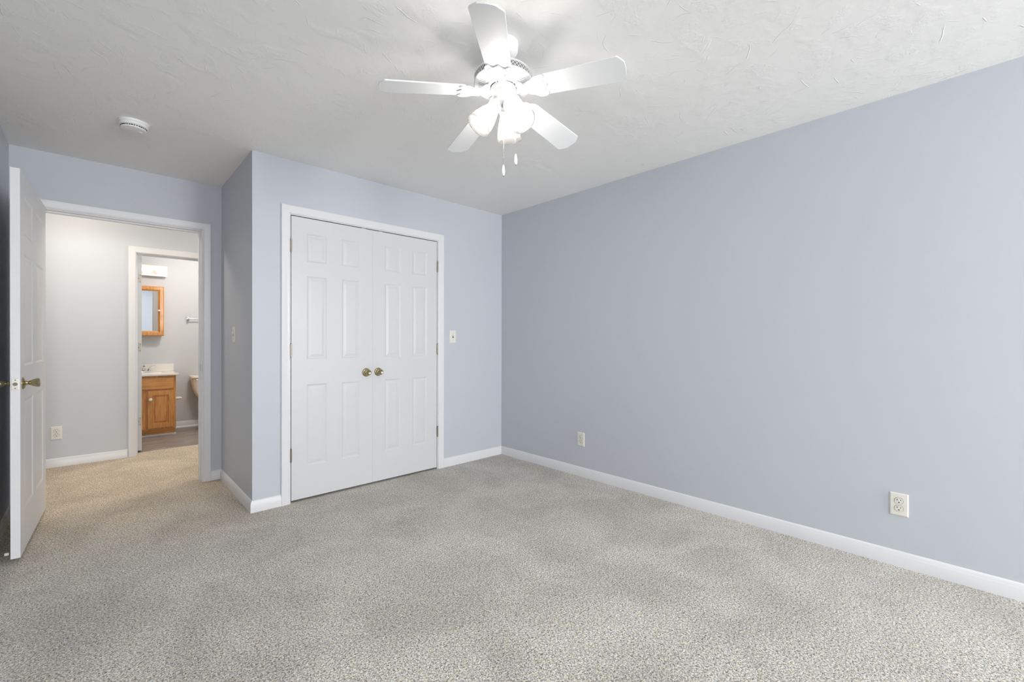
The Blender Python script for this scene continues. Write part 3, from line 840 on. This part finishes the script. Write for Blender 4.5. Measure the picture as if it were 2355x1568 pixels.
for s in (1, -1):
    bm = NB(); lathe(bm, [(0, .016), (.019, .016), (.017, .034), (.014, .046), (0, .048)], 20, Matrix.Translation((s * .052, 0, 0)))
    tube(bm, [(s * .052, 0, .042), (s * .066, -.003, .064), (s * .090, -.006, .074), (s * .118, -.010, .076)], [.009, .0075, .006, .005], 10)
    obj('lever', bm, M['chrome'], fa, smooth=SM)
bm = NB(); sphere(bm, (0, -.002, .078), .013, 16); obj('lift_knob', bm, M['chrome'], fa, smooth=SM)

# medicine cabinet with a framed mirror
mc = empty('medicine_cabinet', (.42, YBATH, 1.210), 'oak framed mirror cabinet on the bathroom wall above the vanity', 'mirror cabinet')
bm = NB(); box(bm, (-.200, -.085, .012), (.200, 0, .615)); obj('cabinet_box', bm, M['oak'], mc)
RM = Matrix.Translation((-.208, -.090, 0)) @ Matrix.Rotation(math.radians(-1.0), 4, 'Z') @ Matrix.Rotation(math.radians(.8), 4, 'X') @ Matrix.Translation((.208, .090, 0))
bm = NB()
fx, fz, fwid = .208, .625, .060
prof = [(0, -.085), (0, -.103), (.010, -.108), (.040, -.105), (.052, -.099), (fwid, -.094), (fwid, -.086)]
loops = []
for w_, y_ in prof: loops.append([bm.verts.new(c) for c in ((-fx + w_, y_, w_), (fx - w_, y_, w_), (fx - w_, y_, fz - w_), (-fx + w_, y_, fz - w_))])
for i in range(len(loops)):
    A_, B_ = loops[i], loops[(i + 1) % len(loops)]
    for j in range(4): bm.faces.new((A_[j], A_[(j + 1) % 4], B_[(j + 1) % 4], B_[j]))
bmesh.ops.transform(bm, matrix=RM, verts=bm.verts[:])
dr = obj('mirror_door', bm, M['oak'], mc, smooth=math.radians(20))
bm = NB(); box(bm, (-fx + fwid - .004, -.092, fwid - .004), (fx - fwid + .004, -.088, fz - fwid + .004), RM); obj('mirror', bm, M['mirror'], dr)
bm = NB(); lathe(bm, [(0, 0), (.006, 0), (.006, .008), (.012, .012), (.0125, .018), (.008, .022), (0, .023)], 20, Matrix.Translation((.157, -.104, .320)) @ YF); o = obj('knob', bm, M['cream'], dr, smooth=SM); o['label'] = 'small white knob'

# bulb bar above the mirror
vl = empty('vanity_light', (.36, YBATH, 1.975), 'cream vanity light bar with globe bulbs above the mirror cabinet', 'wall light')
bm = NB(); box(bm, (-.300, -.060, 0), (.300, 0, .125), bev=.003); obj('backplate', bm, M['cream'], vl)
bm = NB()
box(bm, (-.306, -.066, .118), (.306, -.050, .130)); box(bm, (-.306, -.066, -.005), (.306, -.050, .007))
box(bm, (.296, -.066, .007), (.306, -.050, .118)); box(bm, (-.306, -.066, .007), (-.296, -.050, .118)); obj('edge_moulding', bm, M['cream'], vl)
for x in (-.232, -.082, .068, .212):
    bm = NB(); lathe(bm, [(0, .060), (.018, .060), (.017, .072), (0, .072)], 20, Matrix.Translation((x, 0, .065)) @ YF); s_ = obj('socket', bm, M['cream'], vl, smooth=SM)
    bm = NB(); sphere(bm, (x, -.098, .065), .029, 20); obj('globe_bulb', bm, M['bulb_warm'], s_, smooth=SM)

# unseen fill light added to brighten the whole bathroom
bl_ = empty('bathroom_fill_light', (1.0, 6.22, H), 'unseen round fill light added on the bathroom ceiling', 'ceiling light')
bm = NB(); lathe(bm, [(0, 0), (.14, 0), (.14, -.018), (.13, -.024), (0, -.024)], 40); obj('base', bm, M['fan'], bl_, smooth=SM)
bm = NB(); lathe(bm, [(.122, -.024), (.120, -.045), (.104, -.070), (.070, -.088), (.03, -.095), (0, -.096)], 40); obj('globe', bm, M['bath_fill'], bl_, smooth=SM)

# towel bar, paper holder
tw = empty('towel_bar', (1.15, YBATH, 1.443), 'chrome towel bar on the bathroom wall right of the mirror', 'towel bar')
for x in (-.262, .262):
    bm = NB(); box(bm, (x - .014, -.008, -.022), (x + .014, 0, .022), bev=.003); box(bm, (x - .010, -.062, -.012), (x + .010, -.006, .012), bev=.004); obj('post', bm, M['chrome'], tw, smooth=SM)
bm = NB(); tube(bm, [(-.256, -.050, 0), (.256, -.050, 0)], .0065, 12); obj('bar', bm, M['chrome'], tw, smooth=SM)
tp = empty('paper_holder', (VX1, 6.95, .420), 'white toilet paper holder arm on the side of the vanity', 'toilet paper holder')
bm = NB(); box(bm, (0, -.024, -.020), (.008, .024, .020), bev=.003); obj('mount', bm, M['porcelain'], tp, smooth=SM)
bm = NB(); tube(bm, [(.006, 0, 0), (.030, 0, .002), (.058, -.002, .004), (.076, -.004, .002)], [.018, .019, .018, .010], 12); obj('arm', bm, M['porcelain'], tp, smooth=SM)

# toilet
tl = empty('toilet', (1.135, 7.05, -.004), 'cream porcelain toilet partly hidden by the bedroom door casing', 'toilet')
def superring(bm, cx, cy, z, a, b, n=28, p=3.0):
    out = []
    for k in range(n):
        t = 2 * PI * k / n; c, s = math.cos(t), math.sin(t)
        out.append(bm.verts.new((cx + a * math.copysign(abs(c) ** (2 / p), c), cy + b * math.copysign(abs(s) ** (2 / p), s), z)))
    return out
def loft(bm, rings):
    for A_, B_ in zip(rings, rings[1:]):
        for k in range(len(A_)): bm.faces.new((A_[k], A_[(k + 1) % len(A_)], B_[(k + 1) % len(A_)], B_[k]))
    bm.faces.new(rings[0][::-1]); bm.faces.new(rings[-1])
bm = NB(); loft(bm, [superring(bm, 0, .115, z, a, b, p=4) for z, a, b in ((.375, .130, .075), (.40, .165, .085), (.45, .190, .090), (.52, .212, .094), (.60, .226, .097), (.657, .232, .099))]); tk = obj('tank', bm, M['porcelain'], tl, smooth=SM)
bm = NB(); loft(bm, [superring(bm, 0, .112, z, a, b, p=4.5) for z, a, b in ((.657, .240, .104), (.660, .246, .107), (.682, .246, .107), (.692, .236, .100))]); obj('tank_lid', bm, M['porcelain'], tl, smooth=SM)
bm = NB(); tube(bm, [(-.185, .018, .636), (-.185, .004, .636), (-.180, -.002, .636), (-.120, -.004, .628)], [.010, .009, .007, .006], 10); obj('flush_lever', bm, M['chrome'], tk, smooth=SM)
bm = NB(); loft(bm, [superring(bm, 0, cy, z, a, b, p=2.4) for z, cy, a, b in ((0, -.16, .105, .22), (.04, -.16, .100, .21), (.14, -.18, .105, .19), (.24, -.20, .145, .22), (.34, -.22, .178, .245), (.385, -.22, .185, .25))]); obj('bowl', bm, M['porcelain'], tl, smooth=SM)
bm = NB(); loft(bm, [superring(bm, 0, -.215, z, a, b, p=2.4) for z, a, b in ((.386, .186, .245), (.392, .190, .250), (.412, .188, .248), (.420, .178, .236))]); obj('seat_lid', bm, M['porcelain'], tl, smooth=SM)
